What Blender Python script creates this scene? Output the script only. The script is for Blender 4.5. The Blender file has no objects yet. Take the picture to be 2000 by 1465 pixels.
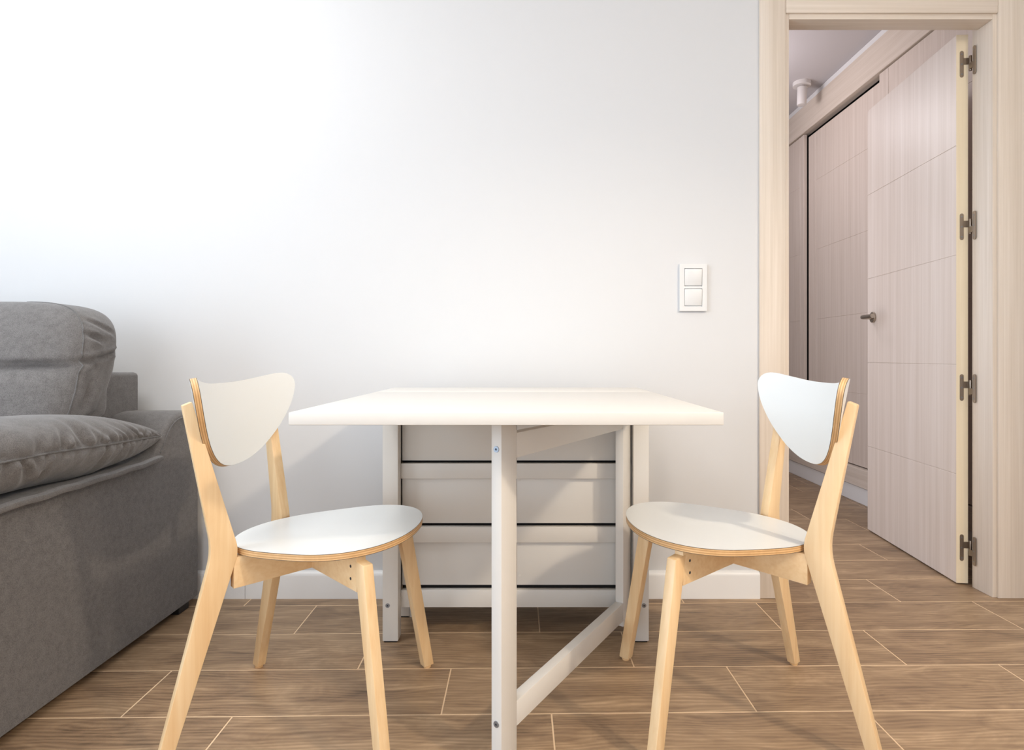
import bpy, bmesh, math, random
from mathutils import Vector, Matrix
random.seed(7)
S = bpy.context.scene
C = S.collection

# ------------------------------------------------------------------ camera
CAM_H, FPX = 0.843, 1182.0
cam_d = bpy.data.cameras.new('camera'); cam = bpy.data.objects.new('camera', cam_d); C.objects.link(cam)
cam.location = (0, 0, CAM_H); cam.rotation_euler = (math.radians(90), 0, 0)
cam_d.sensor_width = 36.0; cam_d.lens = FPX/2000*36.0
cam_d.shift_x = -30/2000; cam_d.shift_y = -36.5/2000
cam_d.clip_start = 0.02
S.camera = cam

# ------------------------------------------------------------------ world, lights, exposure
S.view_settings.view_transform = 'Standard'; S.view_settings.look = 'None'
S.view_settings.gamma = 1.0; S.view_settings.use_curve_mapping = False
S.view_settings.exposure = -0.14
W = bpy.data.worlds.new('World'); S.world = W; W.use_nodes = True
W.node_tree.nodes['Background'].inputs[0].default_value = (0.75, 0.86, 1.0, 1)
W.node_tree.nodes['Background'].inputs[1].default_value = 1.0

def area_light(name, loc, target, sx, sy, watts, col, spread=180):
    d = bpy.data.lights.new(name, 'AREA'); d.shape = 'RECTANGLE'; d.size = sx; d.size_y = sy
    d.energy = watts; d.color = col; d.spread = math.radians(spread)
    o = bpy.data.objects.new(name, d); C.objects.link(o); o.location = loc
    o.rotation_euler = (Vector(target)-Vector(loc)).to_track_quat('-Z', 'Y').to_euler()
    return o
def point_light(name, loc, watts, col, rad):
    d = bpy.data.lights.new(name, 'POINT'); d.energy = watts; d.color = col; d.shadow_soft_size = rad
    o = bpy.data.objects.new(name, d); C.objects.link(o); o.location = loc
    return o
def spot_light(name, loc, target, watts, col, rad, cone, blend):
    d = bpy.data.lights.new(name, 'SPOT'); d.energy = watts; d.color = col; d.shadow_soft_size = rad
    d.spot_size = math.radians(cone); d.spot_blend = blend
    o = bpy.data.objects.new(name, d); C.objects.link(o); o.location = loc
    o.rotation_euler = (Vector(target)-Vector(loc)).to_track_quat('-Z', 'Y').to_euler()
    return o
# daylight through the large window in the left wall
area_light('window_daylight', (-3.36, -0.55, 1.35), (0, -0.55, 1.35), 2.3, 2.1, 80, (0.68, 0.84, 1.0))
# added low fill behind the camera, in front of an unseen opening
area_light('rear_low_fill', (-0.9, -2.96, 1.25), (-0.9, 0, 1.25), 2.2, 2.2, 42, (0.97, 0.98, 1.0))
# added soft overhead fill for floor, seats and sofa, no real fittings
area_light('overhead_fill', (0.1, -0.35, 2.60), (0.1, -0.35, 0), 2.0, 1.6, 16, (1.0, 0.95, 0.92))
area_light('sofa_top_fill', (-1.5, 1.1, 2.60), (-1.5, 1.1, 0), 0.9, 0.9, 28, (0.98, 1.0, 1.0))
# warm adjustable ceiling spot to the right behind the camera, turned to the table
spot_light('ceiling_spot_light', (1.95, -0.35, 2.45), (0.35, 1.45, 0.20), 165, (1.0, 0.85, 0.66), 0.085, 60, 0.8)
point_light('casing_fill', (1.7, -0.8, 2.35), 46, (1.0, 0.86, 0.68), 0.10)  # added warm fill for the right wall and door casing
# hallway: ceiling lamp, and an added side fill for door and wardrobe
point_light('hall_lamp_light', (1.05, 3.6, 2.2), 14, (0.98, 0.93, 0.97), 0.12)
area_light('hall_side_fill', (0.70, 2.95, 0.95), (2, 2.95, 0.55), 0.8, 1.8, 7, (0.93, 0.92, 1.0))

# ------------------------------------------------------------------ materials
def srgb(r, g, b):
    f = lambda c: (c/12.92 if c <= 0.04045 else ((c+0.055)/1.055)**2.4)
    return (f(r/255), f(g/255), f(b/255), 1)
class NT:
    def __init__(s, name):
        s.m = bpy.data.materials.new(name); s.m.use_nodes = True; s.t = s.m.node_tree
        s.b = s.t.nodes['Principled BSDF']
    def n(s, typ, **kw):
        nd = s.t.nodes.new(typ)
        for k, v in kw.items(): setattr(nd, k, v)
        return nd
    def l(s, a, b): s.t.links.new(a, b)
def plain(name, col, rough=0.5, metal=0.0, bump=0.0, scale=200, spec=0.5):
    k = NT(name); k.b.inputs['Base Color'].default_value = col
    k.b.inputs['Roughness'].default_value = rough; k.b.inputs['Metallic'].default_value = metal
    k.b.inputs['Specular IOR Level'].default_value = spec
    tc = k.n('ShaderNodeTexCoord'); no = k.n('ShaderNodeTexNoise'); no.inputs['Scale'].default_value = scale
    no.inputs['Detail'].default_value = 3
    k.l(tc.outputs['Object'], no.inputs['Vector'])
    if bump > 0:
        bp = k.n('ShaderNodeBump'); bp.inputs['Strength'].default_value = bump; bp.inputs['Distance'].default_value = 0.002
        k.l(no.outputs['Fac'], bp.inputs['Height']); k.l(bp.outputs['Normal'], k.b.inputs['Normal'])
    mx = k.n('ShaderNodeMix', data_type='RGBA'); mx.inputs['Factor'].default_value = 0.5
    mr = k.n('ShaderNodeMapRange'); mr.inputs['To Min'].default_value = rough*0.92; mr.inputs['To Max'].default_value = min(1, rough*1.08)
    k.l(no.outputs['Fac'], mr.inputs['Value']); k.l(mr.outputs['Result'], k.b.inputs['Roughness'])
    k.t.nodes.remove(mx)
    return k.m
def wood(name, c1, c2, c3, scale=(30, 30, 2.2), rough=0.45, seed_obj=True, detail=5, ring=True, dist=0.6, lo=0.3, hi=0.72, bump=0.08):
    """streaky wood: grain runs along the axis with the smallest scale"""
    k = NT(name)
    tc = k.n('ShaderNodeTexCoord'); mp = k.n('ShaderNodeMapping'); mp.inputs['Scale'].default_value = scale
    vec = tc.outputs['Object']
    if seed_obj:
        oi = k.n('ShaderNodeObjectInfo'); mu = k.n('ShaderNodeVectorMath', operation='SCALE'); mu.inputs['Scale'].default_value = 37.0
        cx = k.n('ShaderNodeCombineXYZ')
        for i in range(3): k.l(oi.outputs['Random'], cx.inputs[i])
        k.l(cx.outputs[0], mu.inputs[0])
        ad = k.n('ShaderNodeVectorMath', operation='ADD'); k.l(vec, ad.inputs[0]); k.l(mu.outputs[0], ad.inputs[1]); vec = ad.outputs[0]
    k.l(vec, mp.inputs['Vector'])
    n1 = k.n('ShaderNodeTexNoise'); n1.inputs['Scale'].default_value = 1.0; n1.inputs['Detail'].default_value = detail
    n1.inputs['Distortion'].default_value = dist; n1.inputs['Roughness'].default_value = 0.62
    k.l(mp.outputs[0], n1.inputs['Vector'])
    mp2 = k.n('ShaderNodeMapping'); mp2.inputs['Scale'].default_value = tuple(s*5 for s in scale[:2])+(scale[2]*1.5,) if scale[2] == min(scale) else tuple((s*1.5 if s == min(scale) else s*5) for s in scale)
    k.l(vec, mp2.inputs['Vector'])
    n2 = k.n('ShaderNodeTexNoise'); n2.inputs['Scale'].default_value = 1.0; n2.inputs['Detail'].default_value = 2
    k.l(mp2.outputs[0], n2.inputs['Vector'])
    mixf = k.n('ShaderNodeMath', operation='MULTIPLY_ADD'); mixf.inputs[1].default_value = 0.30
    k.l(n2.outputs['Fac'], mixf.inputs[0])
    sc = k.n('ShaderNodeMath', operation='MULTIPLY'); sc.inputs[1].default_value = 0.70; k.l(n1.outputs['Fac'], sc.inputs[0])
    k.l(sc.outputs[0], mixf.inputs[2])
    cr = k.n('ShaderNodeValToRGB'); e = cr.color_ramp.elements
    e[0].position = lo; e[0].color = c1; e[1].position = hi; e[1].color = c3
    m = e.new((lo+hi)/2); m.color = c2
    k.l(mixf.outputs[0], cr.inputs['Fac'])
    k.l(cr.outputs['Color'], k.b.inputs['Base Color'])
    k.b.inputs['Roughness'].default_value = rough
    bp = k.n('ShaderNodeBump'); bp.inputs['Strength'].default_value = bump; bp.inputs['Distance'].default_value = 0.001
    k.l(mixf.outputs[0], bp.inputs['Height']); k.l(bp.outputs['Normal'], k.b.inputs['Normal'])
    k.cr = cr
    return k.m
M = {}
M['wall'] = plain('white_wall_paint', srgb(216, 216, 217), 0.85, bump=0.05, scale=400, spec=0.2)
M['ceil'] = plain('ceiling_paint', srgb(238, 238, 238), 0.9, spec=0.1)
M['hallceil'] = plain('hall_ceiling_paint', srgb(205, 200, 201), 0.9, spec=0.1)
M['base'] = plain('white_lacquer', srgb(238, 237, 236), 0.4)
M['table'] = plain('white_table_lacquer', srgb(221, 217, 211), 0.42)
M['gap'] = plain('gap_shade', srgb(24, 22, 22), 0.9)  # near-black colour stands in for shade inside open gaps
M['screw'] = plain('zinc_screw', srgb(150, 156, 165), 0.3, metal=1.0)
M['screw_dark'] = plain('dark_socket', srgb(60, 66, 76), 0.5, metal=0.6)
M['steel'] = plain('brushed_nickel', srgb(176, 166, 154), 0.3, metal=1.0)
M['hinge'] = plain('satin_nickel_hinge', srgb(160, 148, 136), 0.36, metal=1.0)
M['switch'] = plain('white_switch_plastic', srgb(222, 222, 222), 0.35)
M['lamp'] = plain('white_lamp_metal', srgb(225, 220, 217), 0.45)
M['lam'] = plain('white_laminate', srgb(236, 238, 237), 0.32)
M['ply1'] = wood('plywood_light', srgb(214, 172, 120), srgb(224, 184, 134), srgb(232, 196, 148), (20, 20, 20))
M['ply2'] = wood('plywood_dark', srgb(186, 142, 92), srgb(196, 152, 102), srgb(204, 162, 112), (20, 20, 20))
M['ply3'] = wood('plywood_glue_line', srgb(120, 92, 62), srgb(132, 102, 70), srgb(142, 112, 78), (20, 20, 20))
M['birch'] = wood('birch_wood', srgb(226, 187, 138), srgb(236, 203, 157), srgb(243, 215, 174), (26, 26, 2.0), rough=0.42)
M['birchx'] = wood('birch_wood_rail', srgb(226, 187, 138), srgb(236, 203, 157), srgb(243, 215, 174), (2.0, 26, 26), rough=0.42)
M['oak'] = wood('washed_oak_vertical', srgb(208, 193, 176), srgb(221, 207, 192), srgb(231, 219, 206), (42, 42, 1.1), rough=0.5, dist=0.3)
M['oakh'] = wood('washed_oak_horizontal', srgb(208, 193, 176), srgb(221, 207, 192), srgb(231, 219, 206), (1.1, 42, 42), rough=0.5, dist=0.3)
M['oaky'] = wood('washed_oak_along_hall', srgb(208, 193, 178), srgb(220, 206, 192), srgb(229, 217, 205), (42, 1.1, 42), rough=0.5, dist=0.3)
M['doorp'] = wood('door_oak_veneer', srgb(206, 190, 177), srgb(217, 202, 190), srgb(227, 214, 204), (42, 42, 0.9), rough=0.45, dist=0.3, seed_obj=False)
M['edge'] = wood('cream_edge_band', srgb(232, 216, 186), srgb(238, 223, 195), srgb(243, 230, 204), (30, 30, 1.0), rough=0.5)
M['grout'] = plain('light_grout', srgb(226, 198, 164), 0.9, bump=0.2, scale=300)

def fabric(name, c_lo, c_hi):
    k = NT(name); tc = k.n('ShaderNodeTexCoord')
    n1 = k.n('ShaderNodeTexNoise'); n1.inputs['Scale'].default_value = 520; n1.inputs['Detail'].default_value = 3
    n2 = k.n('ShaderNodeTexNoise'); n2.inputs['Scale'].default_value = 60; n2.inputs['Detail'].default_value = 6
    k.l(tc.outputs['Object'], n1.inputs['Vector']); k.l(tc.outputs['Object'], n2.inputs['Vector'])
    ma = k.n('ShaderNodeMath', operation='MULTIPLY_ADD'); ma.inputs[1].default_value = 0.70
    hf = k.n('ShaderNodeMath', operation='MULTIPLY'); hf.inputs[1].default_value = 0.30; k.l(n2.outputs['Fac'], hf.inputs[0])
    k.l(n1.outputs['Fac'], ma.inputs[0]); k.l(hf.outputs[0], ma.inputs[2])
    cr = k.n('ShaderNodeValToRGB'); e = cr.color_ramp.elements; e[0].position = 0.35; e[0].color = c_lo; e[1].position = 0.65; e[1].color = c_hi
    k.l(ma.outputs[0], cr.inputs['Fac']); k.l(cr.outputs['Color'], k.b.inputs['Base Color'])
    k.b.inputs['Roughness'].default_value = 0.92; k.b.inputs['Specular IOR Level'].default_value = 0.15
    k.b.inputs['Sheen Weight'].default_value = 0.25; k.b.inputs['Sheen Roughness'].default_value = 0.5
    bp = k.n('ShaderNodeBump'); bp.inputs['Strength'].default_value = 0.35; bp.inputs['Distance'].default_value = 0.0012
    k.l(n1.outputs['Fac'], bp.inputs['Height']); k.l(bp.outputs['Normal'], k.b.inputs['Normal'])
    return k.m
M['fab'] = fabric('grey_sofa_fabric', srgb(91, 88, 87), srgb(122, 119, 118))
M['piping'] = fabric('sofa_piping_fabric', srgb(88, 86, 86), srgb(116, 114, 113))
M['black'] = plain('black_plastic', srgb(22, 22, 22), 0.5)

def plank_mat():
    k = NT('wood_look_porcelain')
    tc = k.n('ShaderNodeTexCoord'); oi = k.n('ShaderNodeObjectInfo')
    cx = k.n('ShaderNodeCombineXYZ')
    for i, s in enumerate((53.0, 91.0, 17.0)):
        mm = k.n('ShaderNodeMath', operation='MULTIPLY'); mm.inputs[1].default_value = s
        k.l(oi.outputs['Random'], mm.inputs[0]); k.l(mm.outputs[0], cx.inputs[i])
    ad = k.n('ShaderNodeVectorMath', operation='ADD'); k.l(tc.outputs['Object'], ad.inputs[0]); k.l(cx.outputs[0], ad.inputs[1])
    def noise(scale, detail, dist, rough=0.6):
        mp = k.n('ShaderNodeMapping'); mp.inputs['Scale'].default_value = scale; k.l(ad.outputs[0], mp.inputs['Vector'])
        n = k.n('ShaderNodeTexNoise'); n.inputs['Scale'].default_value = 1; n.inputs['Detail'].default_value = detail
        n.inputs['Distortion'].default_value = dist; n.inputs['Roughness'].default_value = rough
        k.l(mp.outputs[0], n.inputs['Vector']); return n.outputs['Fac']
    broad = noise((1.6, 8.5, 1), 6, 1.6); fine = noise((7, 120, 1), 5, 0.5, 0.75); knot = noise((4.0, 11, 1), 3, 3.0)
    # cathedral figure from a distorted wave
    mpw = k.n('ShaderNodeMapping'); mpw.inputs['Scale'].default_value = (1.3, 6.0, 1); k.l(ad.outputs[0], mpw.inputs['Vector'])
    wv = k.n('ShaderNodeTexWave'); wv.bands_direction = 'Y'; wv.inputs['Scale'].default_value = 4.2; wv.inputs['Distortion'].default_value = 16
    wv.inputs['Detail'].default_value = 2; wv.inputs['Detail Scale'].default_value = 0.55; k.l(mpw.outputs[0], wv.inputs['Vector'])
    def madd(a, f, b=None):
        m = k.n('ShaderNodeMath', operation='MULTIPLY_ADD'); k.l(a, m.inputs[0]); m.inputs[1].default_value = f
        if b is None: m.inputs[2].default_value = 0
        else: k.l(b, m.inputs[2])
        return m.outputs[0]
    v = madd(broad, 0.46); v = madd(fine, 0.15, v); v = madd(wv.outputs['Fac'], 0.085, v); v = madd(knot, 0.28, v)
    v = madd(oi.outputs['Random'], 0.05, v)
    cr = k.n('ShaderNodeValToRGB'); e = cr.color_ramp.elements
    e[0].position = 0.34; e[0].color = srgb(106, 86, 67); e[1].position = 0.70; e[1].color = srgb(196, 166, 134)
    a = e.new(0.46); a.color = srgb(142, 116, 91); a = e.new(0.56); a.color = srgb(163, 136, 107)
    k.l(v, cr.inputs['Fac']); k.l(cr.outputs['Color'], k.b.inputs['Base Color'])
    k.b.inputs['Roughness'].default_value = 0.42
    k.b.inputs['Specular IOR Level'].default_value = 0.4
    bp = k.n('ShaderNodeBump'); bp.inputs['Strength'].default_value = 0.15; bp.inputs['Distance'].default_value = 0.001
    k.l(fine, bp.inputs['Height']); k.l(bp.outputs['Normal'], k.b.inputs['Normal'])
    return k.m
M['plank'] = plank_mat()

# ------------------------------------------------------------------ helpers
def mesh_obj(name, bm, mat, parent=None, smooth=False, angle=None):
    me = bpy.data.meshes.new(name)
    bmesh.ops.recalc_face_normals(bm, faces=bm.faces[:])
    bm.to_mesh(me); bm.free()
    mats = mat if isinstance(mat, (list, tuple)) else [mat]
    for m in mats: me.materials.append(m)
    o = bpy.data.objects.new(name, me); C.objects.link(o)
    if parent: o.parent = parent
    if smooth or angle:
        for p in me.polygons: p.use_smooth = True
        if angle: me.set_sharp_from_angle(angle=math.radians(angle))
    return o
def box_bm(x0, x1, y0, y1, z0, z1, bev=0.0, seg=2):
    bm = bmesh.new()
    vs = [bm.verts.new((x, y, z)) for x in (x0, x1) for y in (y0, y1) for z in (z0, z1)]
    for f in ((0,1,3,2), (4,6,7,5), (0,4,5,1), (2,3,7,6), (0,2,6,4), (1,5,7,3)): bm.faces.new([vs[i] for i in f])
    if bev > 0: bmesh.ops.bevel(bm, geom=bm.edges[:], offset=bev, segments=seg, profile=0.5, affect='EDGES')
    return bm
def box(name, x0, x1, y0, y1, z0, z1, mat, parent=None, bev=0.0, seg=2):
    return mesh_obj(name, box_bm(x0, x1, y0, y1, z0, z1, bev, seg), mat, parent, angle=35 if bev else None)
def prism_bm(poly, place, thick0, thick1, bev=0.0, seg=2):
    """poly: 2D points; place(u, v, w) -> 3D ; extruded from w=thick0 to thick1"""
    bm = bmesh.new()
    a = [bm.verts.new(place(u, v, thick0)) for u, v in poly]; b = [bm.verts.new(place(u, v, thick1)) for u, v in poly]
    n = len(poly); bm.faces.new(a); bm.faces.new(b[::-1])
    for i in range(n): bm.faces.new((a[i], b[i], b[(i+1) % n], a[(i+1) % n]))
    bmesh.ops.recalc_face_normals(bm, faces=bm.faces[:])
    if bev > 0: bmesh.ops.bevel(bm, geom=bm.edges[:], offset=bev, segments=seg, profile=0.5, affect='EDGES')
    return bm
def cyl_bm(p0, p1, r0, r1=None, n=24, bev=0.0):
    r1 = r0 if r1 is None else r1
    p0, p1 = Vector(p0), Vector(p1); d = (p1-p0).normalized()
    q = d.to_track_quat('Z', 'Y')
    bm = bmesh.new(); A = []; B = []
    for i in range(n):
        t = 2*math.pi*i/n; v = q @ Vector((math.cos(t), math.sin(t), 0))
        A.append(bm.verts.new(p0+v*r0)); B.append(bm.verts.new(p1+v*r1))
    fa = bm.faces.new(A); fb = bm.faces.new(B[::-1])
    for i in range(n): bm.faces.new((A[i], B[i], B[(i+1) % n], A[(i+1) % n]))
    if bev > 0:
        ed = [e for e in bm.edges if (e in fa.edges[:] or e in fb.edges[:])]
        bmesh.ops.bevel(bm, geom=ed, offset=bev, segments=2, profile=0.5, affect='EDGES')
    return bm
def tube_bm(pts, r, n=8, closed=False):
    bm = bmesh.new(); rings = []
    P = [Vector(p) for p in pts]; N = len(P)
    up = Vector((0, 0, 1))
    for i, p in enumerate(P):
        a = P[(i-1) % N] if closed or i > 0 else p; b = P[(i+1) % N] if closed or i < N-1 else p
        d = (b-a).normalized(); s = d.cross(up)
        if s.length < 1e-4: s = d.cross(Vector((1, 0, 0)))
        s.normalize(); t = s.cross(d)
        rings.append([bm.verts.new(p+(s*math.cos(2*math.pi*k/n)+t*math.sin(2*math.pi*k/n))*r) for k in range(n)])
    for i in range(N if closed else N-1):
        A, B = rings[i], rings[(i+1) % N]
        for k in range(n): bm.faces.new((A[k], A[(k+1) % n], B[(k+1) % n], B[k]))
    if not closed: bm.faces.new(rings[0]); bm.faces.new(rings[-1][::-1])
    return bm
def empty(name, loc=(0, 0, 0), rz=0.0, parent=None):
    o = bpy.data.objects.new(name, None); C.objects.link(o); o.location = loc; o.rotation_euler = (0, 0, rz)
    o.empty_display_size = 0.1
    if parent: o.parent = parent
    return o
def tag(o, label, cat, group=None):
    o['label'] = label; o['category'] = cat
    if group: o['group'] = group
    return o
def struct(o, label=None):
    o['kind'] = 'structure'
    if label: o['label'] = label
    return o
def screw(parent, p, nrm, r=0.007, name='screw'):
    """round zinc screw head with a dark hex socket"""
    p, nrm = Vector(p), Vector(nrm).normalized()
    o = mesh_obj(name, cyl_bm(p-nrm*0.002, p+nrm*0.0015, r, r*0.85, 20), M['screw'], parent, angle=40)
    return o

# ------------------------------------------------------------------ setting: floor
TH = 0.0148; ROW, LEN, GAP = 0.2107, 0.7475, 0.0026
floor = struct(mesh_obj('floor', box_bm(-3.7, 3.0, -3.3, 5.5, -0.05, -0.0007), M['grout']), 'light grout bed under brown wood-look floor tiles')
floor.rotation_euler = (0, 0, TH)
plank_bm = box_bm(GAP/2, LEN-GAP/2, GAP/2, ROW-GAP/2, -0.008, 0.0, 0.0012, 1)
plank_src = mesh_obj('plank', plank_bm, M['plank'], floor)
plank_me = plank_src.data
row0 = 1.216
known = {0: 0.078, 1: -0.182, 2: 0.314, 3: 0.065, 4: 1.314, 5: 0.30, 6: 1.528, 7: 0.55, 8: 0.20, 9: 1.507, -1: 0.40, -2: -0.10, -3: 0.20}
first = True
for r in range(-19, 19):
    y = row0 + r*ROW
    off = known.get(r, random.uniform(0, LEN))
    hall = y > 2.16
    x_lo, x_hi = (0.75, 2.75) if hall else (-3.35, 2.45)
    i0 = math.floor((x_lo-off)/LEN); i1 = math.ceil((x_hi-off)/LEN)
    for i in range(i0, i1):
        if first: o = plank_src; first = False
        else:
            o = bpy.data.objects.new('plank', plank_me); C.objects.link(o); o.parent = floor
        o.location = (off+i*LEN, y, 0)

# ------------------------------------------------------------------ setting: walls, ceiling
YW = 2.118; YB = 2.205; ZC = 2.62
OX0, OX1, OZ = 0.886, 1.655, 2.05          # rough door opening
def wall(name, polys):
    bm = bmesh.new()
    for x0, x1, y0, y1, z0, z1 in polys:
        b = box_bm(x0, x1, y0, y1, z0, z1); me = bpy.data.meshes.new('t'); b.to_mesh(me); b.free(); bm.from_mesh(me); bpy.data.meshes.remove(me)
    return struct(mesh_obj(name, bm, M['wall']))
wall('wall_back', [(-3.35, OX0, YW, YB, -0.01, ZC), (OX1, 2.45, YW, YB, -0.01, ZC), (OX0, OX1, YW, YB, OZ, ZC)])
wall('wall_left', [(-3.45, -3.35, -3.1, -1.75, -0.01, ZC), (-3.45, -3.35, 0.65, YB, -0.01, ZC), (-3.45, -3.35, -1.75, 0.65, -0.01, 0.25), (-3.45, -3.35, -1.75, 0.65, 2.45, ZC)])
wall('wall_right', [(2.45, 2.55, -3.1, YB, -0.01, ZC)])
wall('wall_front', [(-3.35, -2.05, -3.1, -3.0, -0.01, ZC), (0.25, 2.45, -3.1, -3.0, -0.01, ZC), (-2.05, 0.25, -3.1, -3.0, 2.4, ZC), (-2.05, 0.25, -3.1, -3.0, -0.01, 0.1)])
struct(mesh_obj('ceiling', box_bm(-3.45, 2.55, -3.1, YB, ZC, ZC+0.1), M['ceil']))
# window frames (outside the picture, daylight comes through them)
def win_frame(name, pieces):
    bm = bmesh.new()
    for p in pieces:
        b = box_bm(*p); me = bpy.data.meshes.new('t'); b.to_mesh(me); b.free(); bm.from_mesh(me); bpy.data.meshes.remove(me)
    struct(mesh_obj(name, bm, M['base']))
win_frame('window_1', [(-3.44, -3.40, -1.75, -1.69, 0.25, 2.45), (-3.44, -3.40, 0.59, 0.65, 0.25, 2.45), (-3.44, -3.40, -1.75, 0.65, 0.25, 0.31), (-3.44, -3.40, -1.75, 0.65, 2.39, 2.45)])
win_frame('window_2', [(-2.05, -1.99, -3.09, -3.05, 0.1, 2.4), (0.19, 0.25, -3.09, -3.05, 0.1, 2.4), (-2.05, 0.25, -3.09, -3.05, 2.34, 2.4), (-2.05, 0.25, -3.09, -3.05, 0.1, 0.16)])
# hallway behind the door
wall('wall_hall_left', [(0.70, 0.78, YB, 2.5, -0.01, 2.595), (0.70, 0.78, 3.4, 5.2, -0.01, 2.595), (0.70, 0.78, 2.5, 3.4, 2.08, 2.595)])  # unseen opening cut to suit the added side fill
wall('wall_hall_end', [(0.70, 2.6, 5.2, 5.3, -0.01, 2.595)])
wall('wall_hall_right', [(2.52, 2.6, YB, 5.2, -0.01, 2.595)])
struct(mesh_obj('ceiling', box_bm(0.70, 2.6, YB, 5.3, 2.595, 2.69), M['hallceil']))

# baseboard, two lengths with a butt joint
def baseboard(x0, x1):
    prof = [(0, 0), (-0.016, 0), (-0.016, 0.078), (-0.0145, 0.086), (-0.010, 0.0915), (-0.004, 0.0935), (0, 0.094)]
    return struct(mesh_obj('baseboard_back', prism_bm(prof, lambda u, v, w: (w, YW+u, v), x0, x1), M['base'], angle=40))
baseboard(-3.35, -0.9812); baseboard(-0.980, 0.8085)

# ------------------------------------------------------------------ door frame (casing, jambs)
YF = YW-0.012
CX0, CX1, CX2, CX3 = 0.809, 0.900, 1.6390, 1.7305
CZ = 2.0385
struct(box('trim_1', CX0, CX1, YF, YW, 0, CZ+0.091, M['oak'], bev=0.0025))
struct(box('trim_2', CX1+0.0006, CX2-0.0006, YF, YW, CZ, CZ+0.091, M['oakh'], bev=0.0025))
struct(box('trim_3', CX2, CX3, YF, YW, 0, CZ+0.091, M['oak'], bev=0.0025))
JX0, JX1, JZ = 0.914, 1.625, 2.0205
struct(box('trim_4', OX0, JX0, YW-0.004, YB+0.006, 0, JZ+0.02, M['oak'], bev=0.0015))
struct(box('trim_5', JX1, OX1, YW-0.004, YB+0.006, 0, JZ+0.02, M['oak'], bev=0.0015))
struct(box('trim_6', JX0, JX1, YW-0.004, YB-0.020, JZ, OZ, M['oakh'], bev=0.0015))
# ------------------------------------------------------------------ door leaf, swung open into the hall
HX, HY = 1.6255, 2.232
ANG = math.atan2(0.0635, 0.694)            # past ninety degrees
DW, DT, DZ0, DZ1 = 0.700, 0.041, 0.006, 2.030
door = empty('door_1', (HX, HY, 0), -ANG)   # local y runs along the leaf, local -x is its thickness
struct(door, 'open pale oak door with horizontal grooves, swung into the hallway')
box('door_core', -DT+0.0018, -0.0018, 0.0012, DW, DZ0, DZ1, M['doorp'], door, bev=0.0006)
box('edge_band', -DT+0.0002, -0.0002, 0.0, 0.0012, DZ0, DZ1, M['edge'], door)
grooves = [DZ0, 0.408, 0.812, 1.2165, 1.621, DZ1]
for i in range(5):
    for x0, x1 in ((-DT, -DT+0.0022), (-0.0022, 0.0)):
        box('panel', x0, x1, 0.0013, DW-0.0004, grooves[i]+(0.0014 if i else 0), grooves[i+1]-(0.0014 if i < 4 else 0), M['doorp'], door, bev=0.0010, seg=1)
# handle
hz, hy = 1.028, DW-0.062
hd = empty('door_handle', (0, 0, 0), 0, door)
for sx, s0 in ((-1, -DT), (1, 0.0)):
    mesh_obj('rose', cyl_bm((s0, hy, hz), (s0+sx*0.009, hy, hz), 0.0255, n=32, bev=0.002), M['steel'], hd, angle=40)
    pts = [(s0+sx*0.006, hy, hz), (s0+sx*0.030, hy, hz), (s0+sx*0.044, hy, hz), (s0+sx*0.052, hy-0.004, hz), (s0+sx*0.056, hy-0.013, hz), (s0+sx*0.057, hy-0.03, hz), (s0+sx*0.057, hy-0.115, hz)]
    mesh_obj('lever', tube_bm(pts, 0.0098, 16), M['steel'], hd, angle=50)
# hinges
def capsule(y0z, h, w):
    cz = y0z; n = 8; r = w/2; pl = []
    for i in range(n+1): t = math.pi*i/n; pl.append((r*math.cos(t), cz+h/2-r+r*math.sin(t)))
    for i in range(n+1): t = math.pi+math.pi*i/n; pl.append((r*math.cos(t), cz-h/2+r+r*math.sin(t)))
    return pl
for z in (1.921, 1.321, 0.728, 0.137):
    h = empty('hinge', (0, 0, 0), 0, door)
    # leaf plate on the door edge (faces the living room, local -y)
    mesh_obj('leaf_plate', prism_bm(capsule(z, 0.098, 0.0135), lambda u, v, w: (-0.0225+u, w, v), -0.0014, 0.0006), M['hinge'], h)
    mesh_obj('hinge_arm', box_bm(-0.017, 0.004, -0.0014, 0.0004, z-0.002, z+0.022), M['hinge'], h)
    mesh_obj('knuckle', cyl_bm((0.0045, -0.006, z-0.028), (0.0045, -0.006, z+0.028), 0.0052, n=16, bev=0.0012), M['hinge'], h, angle=40)
    # jamb plate (faces the opening, local -x)
    jx = 0.0
    mesh_obj('jamb_plate', prism_bm(capsule(z-0.002, 0.104, 0.0135), lambda u, v, w: (w, -0.037+u, v), -0.0024, 0.0006), M['hinge'], h)
    mesh_obj('hinge_arm', box_bm(-0.0022, 0.0022, -0.033, -0.006, z-0.024, z-0.002), M['hinge'], h)
    for dz in (0.037, 0.0, -0.037):
        mesh_obj('hinge_screw', cyl_bm((-0.0225, -0.0022, z+dz), (-0.0225, -0.001, z+dz), 0.0028, n=12), M['screw'], h)
        mesh_obj('hinge_screw', cyl_bm((-0.003, -0.037, z-0.002+dz), (-0.0015, -0.037, z-0.002+dz), 0.0028, n=12), M['screw'], h)

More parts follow.
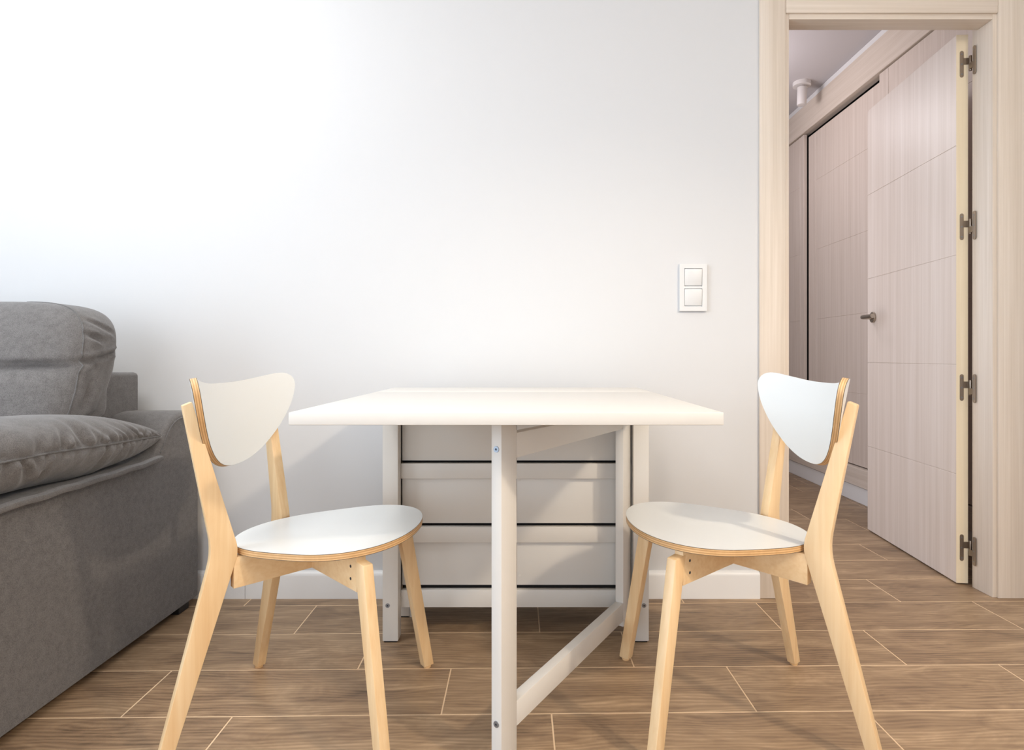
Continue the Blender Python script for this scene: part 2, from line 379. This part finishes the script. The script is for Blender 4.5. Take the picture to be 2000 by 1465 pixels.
# ------------------------------------------------------------------ wardrobe along the hallway
WX = 1.900
wd = tag(empty('sliding_wardrobe', (WX, 2.3, 0)), 'pale oak built-in wardrobe with sliding doors seen through the doorway', 'wardrobe')
wl = lambda o: o
def wbox(name, x0, x1, y0, y1, z0, z1, mat, parent=wd, bev=0.002):
    return box(name, x0, x1, y0-2.3, y1-2.3, z0, z1, mat, parent, bev=bev, seg=1)
wbox('header', -0.012, 0.05, 2.30, 5.19, 2.372, 2.553, M['oaky'])
wbox('crown_strip', 0.0, 0.05, 2.30, 5.19, 2.556, 2.594, M['base'])
wbox('plinth', 0.004, 0.05, 2.30, 5.19, 0.0, 0.093, M['base'])
wbox('bottom_rail', -0.006, 0.06, 2.30, 5.19, 0.097, 0.200, M['oaky'])
wbox('carcass', 0.075, 0.60, 2.30, 5.19, 0.0, 2.594, M['gap'], bev=0)  # near-black colour paints the shade behind the sliding doors
def slide_door(y0, y1, x, ztop, stiles):
    d = wbox('sliding_door', x+0.0016, x+0.022, y0, y1, 0.207, ztop, M['doorp'], bev=0)
    gz = [0.207, 0.626, 1.09, 1.554, 2.018, ztop]
    ys = [y0]+stiles+[y1]
    for a, b in zip(ys[:-1], ys[1:]):
        narrow = (b-a) < 0.15
        zz = [0.207, ztop] if narrow else gz
        for i in range(len(zz)-1):
            p = box('panel', x, x+0.0025, a-2.3+0.0010, b-2.3-0.0010, zz[i]+0.0012, zz[i+1]-0.0012, M['doorp'], d, bev=0.001, seg=1)
slide_door(4.160, 5.185, 0.000, 2.366, [4.215])
slide_door(3.230, 4.145, 0.026, 2.343, [4.040])
slide_door(2.305, 3.268, 0.000, 2.366, [3.185])

# ceiling spotlight in the hallway
sp = tag(empty('ceiling_spotlight', (1.755, 3.87, 2.595)), 'small white cylinder spotlight on the hallway ceiling', 'ceiling light')
mesh_obj('ceiling_plate', cyl_bm((0, 0, -0.024), (0, 0, 0), 0.054, n=40, bev=0.004), M['lamp'], sp, angle=40)
mesh_obj('swivel', cyl_bm((0, -0.004, -0.04), (0, -0.004, -0.02), 0.008, n=16), M['lamp'], sp, angle=40)
mesh_obj('spot_head', cyl_bm((-0.004, -0.006, -0.148), (0, -0.004, -0.034), 0.029, n=32, bev=0.002), M['lamp'], sp, angle=40)

# ------------------------------------------------------------------ light switch
sw = tag(empty('light_switch', (0.578, YW, 1.083)), 'white double light switch on the wall left of the doorway', 'light switch')
fw, fh = 0.0475, 0.082
def frame_bm(x0, x1, z0, z1, holes, y0, y1, bev):
    bm = bmesh.new(); parts = []
    zs = [z0]+[v for h in holes for v in (h[2], h[3])]+[z1]
    hx0, hx1 = holes[0][0], holes[0][1]
    segs = [(x0, hx0, z0, z1), (hx1, x1, z0, z1)]
    for i in range(0, len(zs), 2): segs.append((hx0, hx1, zs[i], zs[i+1]))
    for a, b, c, d in segs:
        t = box_bm(a, b, y0, y1, c, d); me = bpy.data.meshes.new('t'); t.to_mesh(me); t.free(); bm.from_mesh(me); bpy.data.meshes.remove(me)
    bmesh.ops.remove_doubles(bm, verts=bm.verts[:], dist=1e-5)
    return bm
mesh_obj('back_plate', box_bm(-fw+0.001, fw-0.001, -0.004, 0, -fh+0.001, fh-0.001), M['switch'], sw)
mesh_obj('frame', frame_bm(-fw, fw, -fh, fh, [(-0.031, 0.031, -0.0665, -0.0035), (-0.031, 0.031, 0.0035, 0.0665)], -0.0105, -0.002, 0), M['switch'], sw)
for z0, tilt in ((0.0355, 0.045), (-0.0345, 0.045)):
    pl = [(-0.0285, 0), (0.0285, 0)]
    bm = prism_bm([(-0.0095, -0.0285), (-0.0135, 0.0285), (-0.003, 0.0285), (-0.003, -0.0285)], lambda u, v, w, z0=z0: (w, u, z0+v), -0.0298, 0.0298, bev=0.0012)
    bmesh.ops.scale(bm, vec=(1, 1, 1), verts=bm.verts[:])
    mesh_obj('rocker', bm, M['switch'], sw, angle=40)

# ------------------------------------------------------------------ gateleg table
tb = tag(empty('gateleg_table', (-0.036, 1.9, 0)), 'white gateleg table with one leaf raised, standing against the white wall', 'table')
tb_inv = Vector((-0.036, 1.9, 0))
def tbox(name, x0, x1, y0, y1, z0, z1, bev=0.0015, mat=None, parent=None):
    return box(name, x0-tb_inv.x, x1-tb_inv.x, y0-tb_inv.y, y1-tb_inv.y, z0, z1, mat or M['table'], parent or tb, bev=bev)
TX0, TX1, TZ = -0.439, 0.361, 0.740
tbox('raised_leaf', TX0, TX1, 1.111, 1.7395, TZ-0.0235, TZ, 0.0018)
tbox('tabletop', TX0, TX1, 1.7410, 2.002, TZ-0.0235, TZ, 0.0018)
tbox('hanging_leaf', TX0, TX1, 2.004, 2.027, 0.108, TZ-0.004, 0.0018)
BX0, BX1 = -0.4265, 0.3580
LW = 0.0455
for x0 in (BX0, BX1-LW):
    tbox('leg', x0, x0+LW, 1.782, 1.826, 0.004, TZ-0.0245, 0.0016)
    tbox('leg', x0, x0+LW, 1.952, 1.996, 0.004, TZ-0.0245, 0.0016)
    tbox('leg_glide', x0+0.004, x0+LW-0.004, 1.786, 1.822, 0.0, 0.0045, 0, M['black'])
    tbox('leg_glide', x0+0.004, x0+LW-0.004, 1.956, 1.992, 0.0, 0.0045, 0, M['black'])
    ex = x0+0.012 if x0 < 0 else x0+LW-0.030
    tbox('end_panel', ex, ex+0.018, 1.826, 1.952, 0.10, TZ-0.03, 0.001)
ix0, ix1 = BX0+LW, BX1-LW
# rails, with the shadow gap above each; panels recessed behind
for z0, z1 in ((0.474, 0.520), (0.282, 0.329), (0.087, 0.139)):
    tbox('rail', ix0, ix1, 1.822, 1.842, z0, z1, 0.0015)
xm = -0.0325
for z0, z1 in ((0.527, TZ-0.026), (0.337, 0.472), (0.1495, 0.280)):
    for a, b in ((ix0+0.001, xm-0.0008), (xm+0.0008, ix1-0.001)):
        tbox('side_panel', a, b, 1.836, 1.848, z0, z1, 0.0008)
tbox('shade_block', ix0, ix1, 1.850, 1.95, 0.12, TZ-0.03, 0, M['gap'])  # added near-black block, paints the shade behind the panel gaps
tbox('bottom_board', ix0, ix1, 1.845, 1.95, 0.098, 0.112, 0)
tbox('rear_foot', ix0, ix0+0.045, 1.955, 1.99, 0.0, 0.09, 0.001)
tbox('rear_foot', ix1-0.045, ix1, 1.955, 1.99, 0.0, 0.09, 0.001)
for x, z in ((-0.0255, 0.468), (-0.0235, 0.371), (-0.0245, 0.274), (-0.0235, 0.179)):
    o = mesh_obj('dowel_cap', cyl_bm((x-tb_inv.x, 1.8375-tb_inv.y, z), (x-tb_inv.x, 1.8345-tb_inv.y, z), 0.004, n=14), M['table'], tb)
for x in (-0.4116, 0.3435):
    p = Vector((x, 1.782, 0.109))-tb_inv
    screw(tb, p, (0, -1, 0), 0.0072)
    mesh_obj('screw_socket', cyl_bm(p+Vector((0, -0.0017, 0)), p+Vector((0, -0.0012, 0)), 0.0024, n=6), M['screw_dark'], tb)
# gate: pivots beside the right leg, front post under the leaf
ga = Vector((0.308, 1.801)); gb = Vector((-0.0515, 1.204))
gu = (gb-ga).normalized(); gn = Vector((-gu.y, gu.x))
if gn.y > 0: gn = -gn                       # towards the camera
GL = (gb-ga).length
gate = empty('gate_leg', (ga.x-tb_inv.x, ga.y-tb_inv.y, 0), math.atan2(gu.y, gu.x), tb)
# local x along the gate, local y = left of direction; camera side is +y or -y
sgn = 1 if Vector((-gu.y, gu.x)).dot(gn) > 0 else -1
GT = 0.0245
y0, y1 = sorted((0.0, -sgn*GT))
box('pivot_post', 0.0, 0.059, y0, y1, 0.06, TZ-0.0255, M['table'], gate, bev=0.0016)
box('front_post', GL-0.058, GL, y0, y1, 0.004, TZ-0.0245, M['table'], gate, bev=0.0016)
box('lower_rail', 0.059, GL-0.058, y0, y1, 0.077, 0.129, M['table'], gate, bev=0.0014)
box('upper_rail', 0.059, GL-0.058, y0, y1, 0.633, 0.685, M['table'], gate, bev=0.0014)
box('post_glide', GL-0.053, GL-0.005, y0+0.003, y1-0.003, 0.0, 0.0045, M['black'], gate)
ym = (y0+y1)/2
for z in (0.657, 0.107):
    screw(gate, (GL, ym, z), (1, 0, 0), 0.0072)
    mesh_obj('screw_socket', cyl_bm((GL+0.0012, ym, z), (GL+0.0018, ym, z), 0.0024, n=6), M['screw_dark'], gate)

# ------------------------------------------------------------------ chairs
def catmull(P, n, closed=True):
    out = []; N = len(P)
    for i in range(N if closed else N-1):
        p0, p1, p2, p3 = (P[(i+k-1) % N] if closed else P[min(max(i+k-1, 0), N-1)] for k in range(4))
        for j in range(n):
            t = j/n
            out.append(tuple(0.5*((2*b)+(-a+c)*t+(2*a-5*b+4*c-d)*t*t+(-a+3*b-3*c+d)*t**3) for a, b, c, d in zip(p0, p1, p2, p3)))
    return out
def ply_sheet(name, outline, place, thick, parent, lam_name='laminate', grid=14):
    """moulded plywood: stacked plies on the edge, thin white laminate on both faces.
    outline: closed 2D polygon around the origin; place(u, v, w): w = depth below the front face"""
    N = len(outline); lay = (0, 0.07, 0.22, 0.40, 0.60, 0.78, 0.93, 1.0); plies = len(lay)-1
    cu = sum(p[0] for p in outline)/N; cv = sum(p[1] for p in outline)/N
    def ring(s, w): return [(cu+(u-cu)*s, cv+(v-cv)*s, w) for u, v in outline]
    bm = bmesh.new(); layers = []
    for k in range(plies+1):
        layers.append([bm.verts.new(place(u, v, w)) for u, v, w in ring(1.0, thick*lay[k])])
    for k in range(plies):
        A, B = layers[k], layers[k+1]
        for i in range(N):
            f = bm.faces.new((A[i], A[(i+1) % N], B[(i+1) % N], B[i])); f.material_index = 2 if k in (0, plies-1) else (k+1) % 2; f.smooth = True
    core = mesh_obj(name, bm, [M['ply1'], M['ply2'], M['ply3']], parent)
    for w, nm, lift in ((0.0, lam_name, -0.0004), (thick, lam_name, 0.0004)):
        bm = bmesh.new(); prev = None
        for g in range(grid+1):
            s = 1-g/grid
            if g == grid:
                c = bm.verts.new(place(cu, cv, w+lift))
                for i in range(N): bm.faces.new((prev[i], prev[(i+1) % N], c))
            else:
                cur = [bm.verts.new(place(*p)) for p in ring(s*0.999, w+lift)]
                if prev:
                    for i in range(N): bm.faces.new((prev[i], prev[(i+1) % N], cur[(i+1) % N], cur[i]))
                prev = cur
        # thin rim
        mesh_obj(nm, bm, M['lam'], core, smooth=True)
    return core

AL, ALR, LT = 0.7485, 0.6669, 0.0235
F_O0, F_O1, F_I0, F_I1, ZF = 0.3423, 0.2681, 0.3127, 0.2307, 0.4153
RB = (0.3560, 0.2507, 0.3062); RF = (0.3290, 0.1985, 0.2880); ZKB, ZKF, ZTB, ZTF = 0.4310, 0.4260, 0.7416, 0.7491
RA = 0.0522
def round_poly(poly, radii, n=5):
    out = []
    N = len(poly)
    for i, p in enumerate(poly):
        r = radii.get(i, 0)
        if r <= 0: out.append(p); continue
        a = Vector(poly[i-1]); b = Vector(p); c = Vector(poly[(i+1) % N])
        d1 = (a-b).normalized()*r; d2 = (c-b).normalized()*r
        for j in range(n+1):
            t = j/n; q = (1-t)**2*(b+d1)+2*t*(1-t)*b+t*t*(b+d2); out.append((q.x, q.y))
    return out
def make_chair(label):
    ch = tag(empty('dining_chair'), label, 'chair', 'birch dining chairs at the table')
    # seat
    a0, zs, tilt = 0.0772, 0.4354, 0.0617
    co = (0.2065, -0.0115, 0.0064, -0.0141, -0.0006, 0.0015)
    ol = []
    for i in range(96):
        t = 2*math.pi*i/96; r = sum(c*math.cos(k*t) for k, c in enumerate(co)); ol.append((a0+r*math.cos(t), r*math.sin(t)))
    ply_sheet('seat', ol, lambda u, v, w: (u, v, zs+tilt*u-w), 0.0135, ch)
    # backrest
    half = [(0, .589), (.03, .5905), (.06, .596), (.09, .6065), (.12, .6225), (.15, .645), (.175, .669), (.195, .694), (.210, .717), (.221, .740), (.2285, .762), (.2295, .778), (.223, .791), (.208, .7985), (.185, .7985), (.155, .7935), (.12, .788), (.08, .783), (.04, .7805), (0, .780)]
    pts = half + [(-b, z) for b, z in half[-2:0:-1]]
    ol = catmull(pts, 3)
    ab, lean, kk = -0.191, 0.2, 1.5
    def bplace(u, v, w):
        a = ab-lean*(v-0.7)+kk*u*u
        n = Vector((1, -2*kk*u, lean)).normalized()
        p = Vector((a, u, v))-n*w
        return tuple(p)
    ply_sheet('backrest', ol, bplace, 0.0125, ch, grid=18)
    for lr in (1, -1):
        # front leg: tapered, in the diagonal plane
        u = Vector((math.cos(AL), lr*math.sin(AL))); n = Vector((-u.y, u.x))
        pl = [(F_I0, 0.006), (F_O0, 0.006), (F_O1, ZF), (F_I1, ZF+0.004)]
        lg = mesh_obj('front_leg', prism_bm(pl, lambda r, z, w: (u.x*r+n.x*w, u.y*r+n.y*w, z), -LT/2, LT/2, bev=0.0028), M['birch'], ch, angle=35)
        c = u*((F_I0+F_O0)/2)
        mesh_obj('foot_pad', cyl_bm((c.x, c.y, 0), (c.x, c.y, 0.007), 0.0100, 0.0115, 16), M['ply1'], lg, angle=40)
        # rear leg: bent, in its own diagonal plane
        u2 = Vector((-math.cos(ALR), lr*math.sin(ALR))); n2 = Vector((-u2.y, u2.x))
        pl = [(RF[0], 0.006), (RF[1], ZKF), (RF[2], ZTF), (RB[2], ZTB), (RB[1], ZKB), (RB[0], 0.006)]
        pl = round_poly(pl, {1: 0.022, 4: 0.035})
        lg = mesh_obj('rear_leg', prism_bm(pl, lambda r, z, w: (RA+u2.x*r+n2.x*w, u2.y*r+n2.y*w, z), -LT/2, LT/2, bev=0.0022), M['birch'], ch, angle=32)
        c = u2*((RF[0]+RB[0])/2)+Vector((RA, 0))
        mesh_obj('foot_pad', cyl_bm((c.x, c.y, 0), (c.x, c.y, 0.007), 0.0100, 0.0115, 16), M['ply1'], lg, angle=40)
        # diagonal rail from this front leg to the opposite rear leg
        pf = u*(F_I1+0.010); pr = Vector((RA-math.cos(ALR)*(RF[1]+0.012), -lr*math.sin(ALR)*(RF[1]+0.012)))
        L = (pf-pr).length; du = (pf-pr)/L; dn = Vector((-du.y, du.x))
        zt = lambda p: zs+tilt*p.x-0.0145
        s_mid = L*abs(pr.y)/(abs(pr.y)+abs(pf.y)); pm = pr+du*s_mid
        pl = [(0, 0.346), (0, zt(pr)-0.002), (L, zt(pf)-0.001), (L, 0.354)]
        off = 0.0
        rail = mesh_obj('cross_rail', prism_bm(pl, lambda s, z, w: (pr.x+du.x*s+dn.x*w, pr.y+du.y*s+dn.y*w, z), -0.0105, 0.0105, bev=0.0012), M['birchx'], ch, angle=32)
        for sd in (1, -1):
            for dz in (-0.018, -0.044):
                q = pr+du*(L-0.026)+dn*(sd*0.0105); nn = dn*sd
                z = 0.354+0.066+dz
                mesh_obj('screw', cyl_bm((q.x-nn.x*0.001, q.y-nn.y*0.001, z), (q.x+nn.x*0.0006, q.y+nn.y*0.0006, z), 0.0032, n=14), M['screw_dark'], rail)
    return ch
def copy_tree(o, parent=None):
    c = o.copy(); C.objects.link(c); c.parent = parent
    for k in list(o.children): copy_tree(k, c)
    return c
chair = make_chair('birch and white dining chair left of the table, beside the grey sofa')
chair2 = copy_tree(chair)
chair2['label'] = 'birch and white dining chair right of the table, in front of the doorway'
chair.location = (-0.5179, 1.4278, 0); chair.rotation_euler = (0, 0, -0.0252)
chair2.location = (0.5063, 1.4540, 0); chair2.rotation_euler = (0, 0, 3.1086)

# ------------------------------------------------------------------ sofa
SX, SY = -1.130, 2.074
sofa = tag(empty('sofa', (-2.05, 1.62, 0)), 'grey fabric sofa with plump cushions and padded armrest against the wall', 'sofa')
so = Vector((-2.05, 1.62, 0))
def L3(p): return (p[0]-so.x, p[1]-so.y, p[2]-so.z)
def wr(*a):   # smooth pseudo-random folds
    return sum(math.sin(x) for x in a)/len(a)
def ridge(*a):   # sharp creases between soft rolls
    return sum(1-2*abs(math.sin(x/2))**0.6 for x in a)/len(a)*-1
def arm(xo, xi, sg):
    # side profile (y, z): low in front under the pad, higher block at the wall
    prof = [(SY, 0.026), (SY, 0.630), (SY-0.006, 0.650), (SY-0.022, 0.660), (1.985, 0.662), (1.945, 0.655), (1.912, 0.638), (1.886, 0.612), (1.866, 0.580), (1.850, 0.553), (1.83, 0.536), (1.79, 0.528), (1.18, 0.524), (1.155, 0.515), (1.145, 0.49), (1.145, 0.026)]
    bm = prism_bm([(y-so.y, z) for y, z in prof], lambda u, v, w: (w-so.x, u, v), xi, xo, bev=0.0)
    ed = [e for e in bm.edges if abs(e.verts[0].co.x-e.verts[1].co.x) < 1e-6 and min(e.verts[0].co.z, e.verts[1].co.z) > 0.1]
    bmesh.ops.bevel(bm, geom=ed, offset=0.016, segments=4, profile=0.5, affect='EDGES')
    a = mesh_obj('armrest', bm, M['fab'], sofa, angle=50)
    xs = xo+sg*0.0008
    pts = [L3((xs, y, z)) for y, z in catmull([(SY-0.03, 0.641), (1.985, 0.643), (1.950, 0.637), (1.922, 0.622), (1.898, 0.597), (1.878, 0.565), (1.860, 0.541)], 5, False)]
    mesh_obj('seam', tube_bm(pts, 0.0022, 6), M['piping'], a, smooth=True)
    return a
arm(SX, -1.350, 1)
arm(-2.970, -2.750, -1)
def arm_pad(xo, xi, sg):
    """pillow lying along the armrest, pinched to a point at the wall end"""
    y_tip, y_fr = 1.872, 1.135
    NU, NV = 230, 130
    xc = (xo+xi)/2; hw = abs(xo-xi)/2
    bm = bmesh.new(); rows = []; seam = []
    rg = random.Random(11); creases = []
    for cu in (0, 1):
        y = y_tip-0.012
        while y > y_fr+0.04:
            u = (y_tip-y)/(y_tip-y_fr)
            creases.append((y, rg.uniform(-0.10, 0.05), rg.uniform(0.35, 1.0)*(0.0045+0.006*min(1, u*2)), rg.uniform(0.0045, 0.010)*(0.6+0.8*min(1, u*2)), rg.uniform(0.35, 0.99), cu))
            y -= rg.uniform(0.012, 0.05)*(0.5+1.3*min(1, u*1.5))
    for i in range(NU+1):
        t = i/NU; y = y_tip+(y_fr-y_tip)*t
        s = min(1.0, (1-(1-min(t/0.50, 1))**2.1)**0.62) if t < 0.5 else 1.0
        e = max(0.0, (t-0.86)/0.14); s *= (1-e**3)**0.5 if e < 1 else 0.0
        s = max(s, 0.02)
        zc = 0.596+0.022*min(1, t*1.6); top = 0.083*s; bot = 0.090*s
        # tip drifts to the outer side
        k = (1-min(t/0.45, 1))**2
        cx = xc+(xo-xc)*0.80*k; w = hw*(s**0.8)*(1-0.72*k)+0.004
        row = []
        for j in range(NV):
            th = 2*math.pi*j/NV
            c, sn = math.cos(th), math.sin(th)
            ex = 0.80
            px = cx+sg*w*math.copysign(abs(c)**ex, c)
            pz = zc+(top if sn > 0 else bot)*math.copysign(abs(sn)**0.86, sn)
            # folds fan out from the outer seam towards the tip
            near = max(0.0, c)**1.2
            lift = 1 if sn > 0 else -0.8
            ph = 95*(y-1.15)+lift*22*(abs(th if th < math.pi else 2*math.pi-th))
            f = 0.0
            if c > -0.2:
                up = 1 if sn > 0 else 0
                for (ck, cs, cd, cw, cl, cu) in creases:
                    if cu != up: continue
                    m = abs(sn)
                    if m > cl: continue
                    dd = (y-ck-cs*m)/(cw*(1+1.2*m))
                    if abs(dd) > 4: continue
                    env = min(1, m/0.10)*(1-m/cl)
                    f += env*cd*(0.55*math.exp(-((abs(dd)-1.9)/0.9)**2)-math.exp(-dd*dd))
            f += 0.0040*near*wr(31*y+5*sn+1.0, 17*y-7*sn)*abs(sn)
            f -= 0.0035*math.exp(-(sn/0.10)**2)*max(0, c)      # seam pulls in
            row.append(bm.verts.new(L3((px+sg*f*c*1.2, y+(0.012*math.sin(th)*0), pz+f*sn*1.6))))
            if j == 0: seam.append((px+sg*(f*c*1.2+0.0012), y, pz))
        rows.append(row)
    for i in range(NU):
        for j in range(NV): bm.faces.new((rows[i][j], rows[i][(j+1) % NV], rows[i+1][(j+1) % NV], rows[i+1][j]))
    bm.faces.new(rows[0]); bm.faces.new(rows[-1][::-1])
    o = mesh_obj('arm_pad', bm, M['fab'], sofa, smooth=True)
    mesh_obj('piping', tube_bm([L3(p) for p in seam[::2]], 0.0026, 8), M['piping'], o, smooth=True)
    # folded flap along the armrest below the pad
    sec = [(0, 0), (0.010, 0.0015), (0.013, 0.007), (0.0115, 0.0135), (0.004, 0.016), (-0.006, 0.016), (-0.006, 0)]
    bm = bmesh.new(); rr = []
    N = 40
    for i in range(N+1):
        y = 1.838+(1.147-1.838)*i/N
        zb = 0.520-0.010*(i/N)+0.006*math.exp(-i/4)+0.0012*math.sin(i*0.9)
        rr.append([bm.verts.new(L3((xo+sg*(u-0.004+0.0008*math.sin(i*1.3)), y, zb+v))) for u, v in sec])
    for i in range(N):
        for j in range(len(sec)): bm.faces.new((rr[i][j], rr[i][(j+1) % len(sec)], rr[i+1][(j+1) % len(sec)], rr[i+1][j]))
    bm.faces.new(rr[0]); bm.faces.new(rr[-1][::-1])
    mesh_obj('flap', bm, M['fab'], o, angle=50)
arm_pad(-1.112, -1.372, 1)
arm_pad(-2.988, -2.728, -1)
box('back_frame', -2.774-so.x, -1.326-so.x, 1.880-so.y, 2.070-so.y, 0.05, 0.789, M['fab'], sofa, bev=0.014, seg=4)
box('base', -2.752-so.x, -1.348-so.x, 1.16-so.y, 2.05-so.y, 0.03, 0.30, M['fab'], sofa, bev=0.012, seg=3)
for fx in (-1.165, -2.935):
    for fy in (2.000, 1.215):
        box('foot', fx-0.03-so.x, fx+0.03-so.x, fy-0.028-so.y, fy+0.03-so.y, 0.0, 0.03, M['black'], sofa, bev=0.002, seg=1)
def soft_box(name, x0, x1, y0, y1, z0, z1, lean=0.0, p=0.32, fold=0.0, mat=None, tuck=None, res=90, belly=0.0, narrow=0.0, seam=None):
    lines = []; rg = random.Random(5); creases = []
    z = z0+0.03
    while z < z1-0.04:
        creases.append((z, rg.uniform(-0.05, 0.03), rg.uniform(0.4, 1.0), rg.uniform(0.004, 0.009), rg.uniform(-1.2, -0.6), rg.uniform(0.0, 1.3)))
        z += rg.uniform(0.014, 0.045)
    """puffy cushion: superquadric box sampled on a sphere grid"""
    bm = bmesh.new(); NU, NV = res, res*2
    cx, cy, cz = (x0+x1)/2, (y0+y1)/2, (z0+z1)/2; hx, hy, hz = (x1-x0)/2, (y1-y0)/2, (z1-z0)/2
    pw = lambda v, e: math.copysign(abs(v)**e, v)
    rows = []
    for i in range(1, NU):
        ph = -math.pi/2+math.pi*i/NU; row = []
        for j in range(NV):
            th = 2*math.pi*j/NV
            a = pw(math.cos(ph), p)*pw(math.cos(th), p); b = pw(math.cos(ph), p)*pw(math.sin(th), p*1.5); c = pw(math.sin(ph), p*1.2)
            x, y, z = cx+hx*a, cy+hy*b, cz+hz*c
            nx, ny, nz = a**3, b**3, c**3
            if narrow: x = cx+(x-cx)*(1-narrow*max(0, -c)**1.5)
            y += lean*(z-z0)
            if belly: y -= belly*(1-a*a)*(1-c*c)*(1 if b < 0 else 0)
            if fold:
                side = abs(a)**6
                ff = 0.0
                for (ck, cs, cd, cw, b0, b1) in creases:
                    dd = (z-ck-cs*b)/cw
                    if abs(dd) > 4: continue
                    env = max(0, min(1, (b-b0)/0.25))*max(0, min(1, (b1-b)/0.35))
                    ff += env*cd*(0.6*math.exp(-((abs(dd)-1.9)/0.9)**2)-math.exp(-dd*dd))
                ff *= side*fold
                x += ff*1.0*math.copysign(1, a); 
                fr = max(0, -b)**3*abs(a)**4
                y -= 0.45*fold*fr*ridge(60*z+30*a, 38*z-26*a)*(0.5+0.5*math.sin(31*z))
            if tuck and b < 0:
                tz, dep = tuck
                g = math.exp(-((z-tz-0.006*math.sin(9*x))/0.009)**2)*(-b)**2*(1-abs(a)**10)
                y += dep*g
            row.append(bm.verts.new(L3((x, y, z))))
        rows.append(row)
    for i in range(len(rows)-1):
        for j in range(NV): bm.faces.new((rows[i][j], rows[i][(j+1) % NV], rows[i+1][(j+1) % NV], rows[i+1][j]))
    bm.faces.new(rows[0][::-1]); bm.faces.new(rows[-1])
    if seam:
        for sd in seam:
            j = int(round((sd % (2*math.pi))/(2*math.pi)*NV)) % NV
            lines.append([r[j].co.copy() for r in rows[6:-3]])
    o = mesh_obj(name, bm, mat or M['fab'], sofa, smooth=True)
    for ln in (lines if seam else []):
        mesh_obj('seam', tube_bm(ln, 0.0024, 6), M['piping'], o, smooth=True)
    return o
    return mesh_obj(name, bm, mat or M['fab'], sofa, smooth=True)
for x0, x1 in ((-2.046, -1.226), (-2.874, -2.054)):
    bc = soft_box('back_cushion', x0, x1, 1.555, 1.765, 0.49, 1.002, lean=0.27, p=0.36, fold=0.014, tuck=(0.812, 0.040), belly=0.045, res=120, narrow=0.12, seam=(-math.radians(26), math.pi+math.radians(26)))
    soft_box('seat_cushion', max(x0, -2.742), min(x1, -1.358), 1.13, 1.75, 0.29, 0.47, p=0.25, res=50)
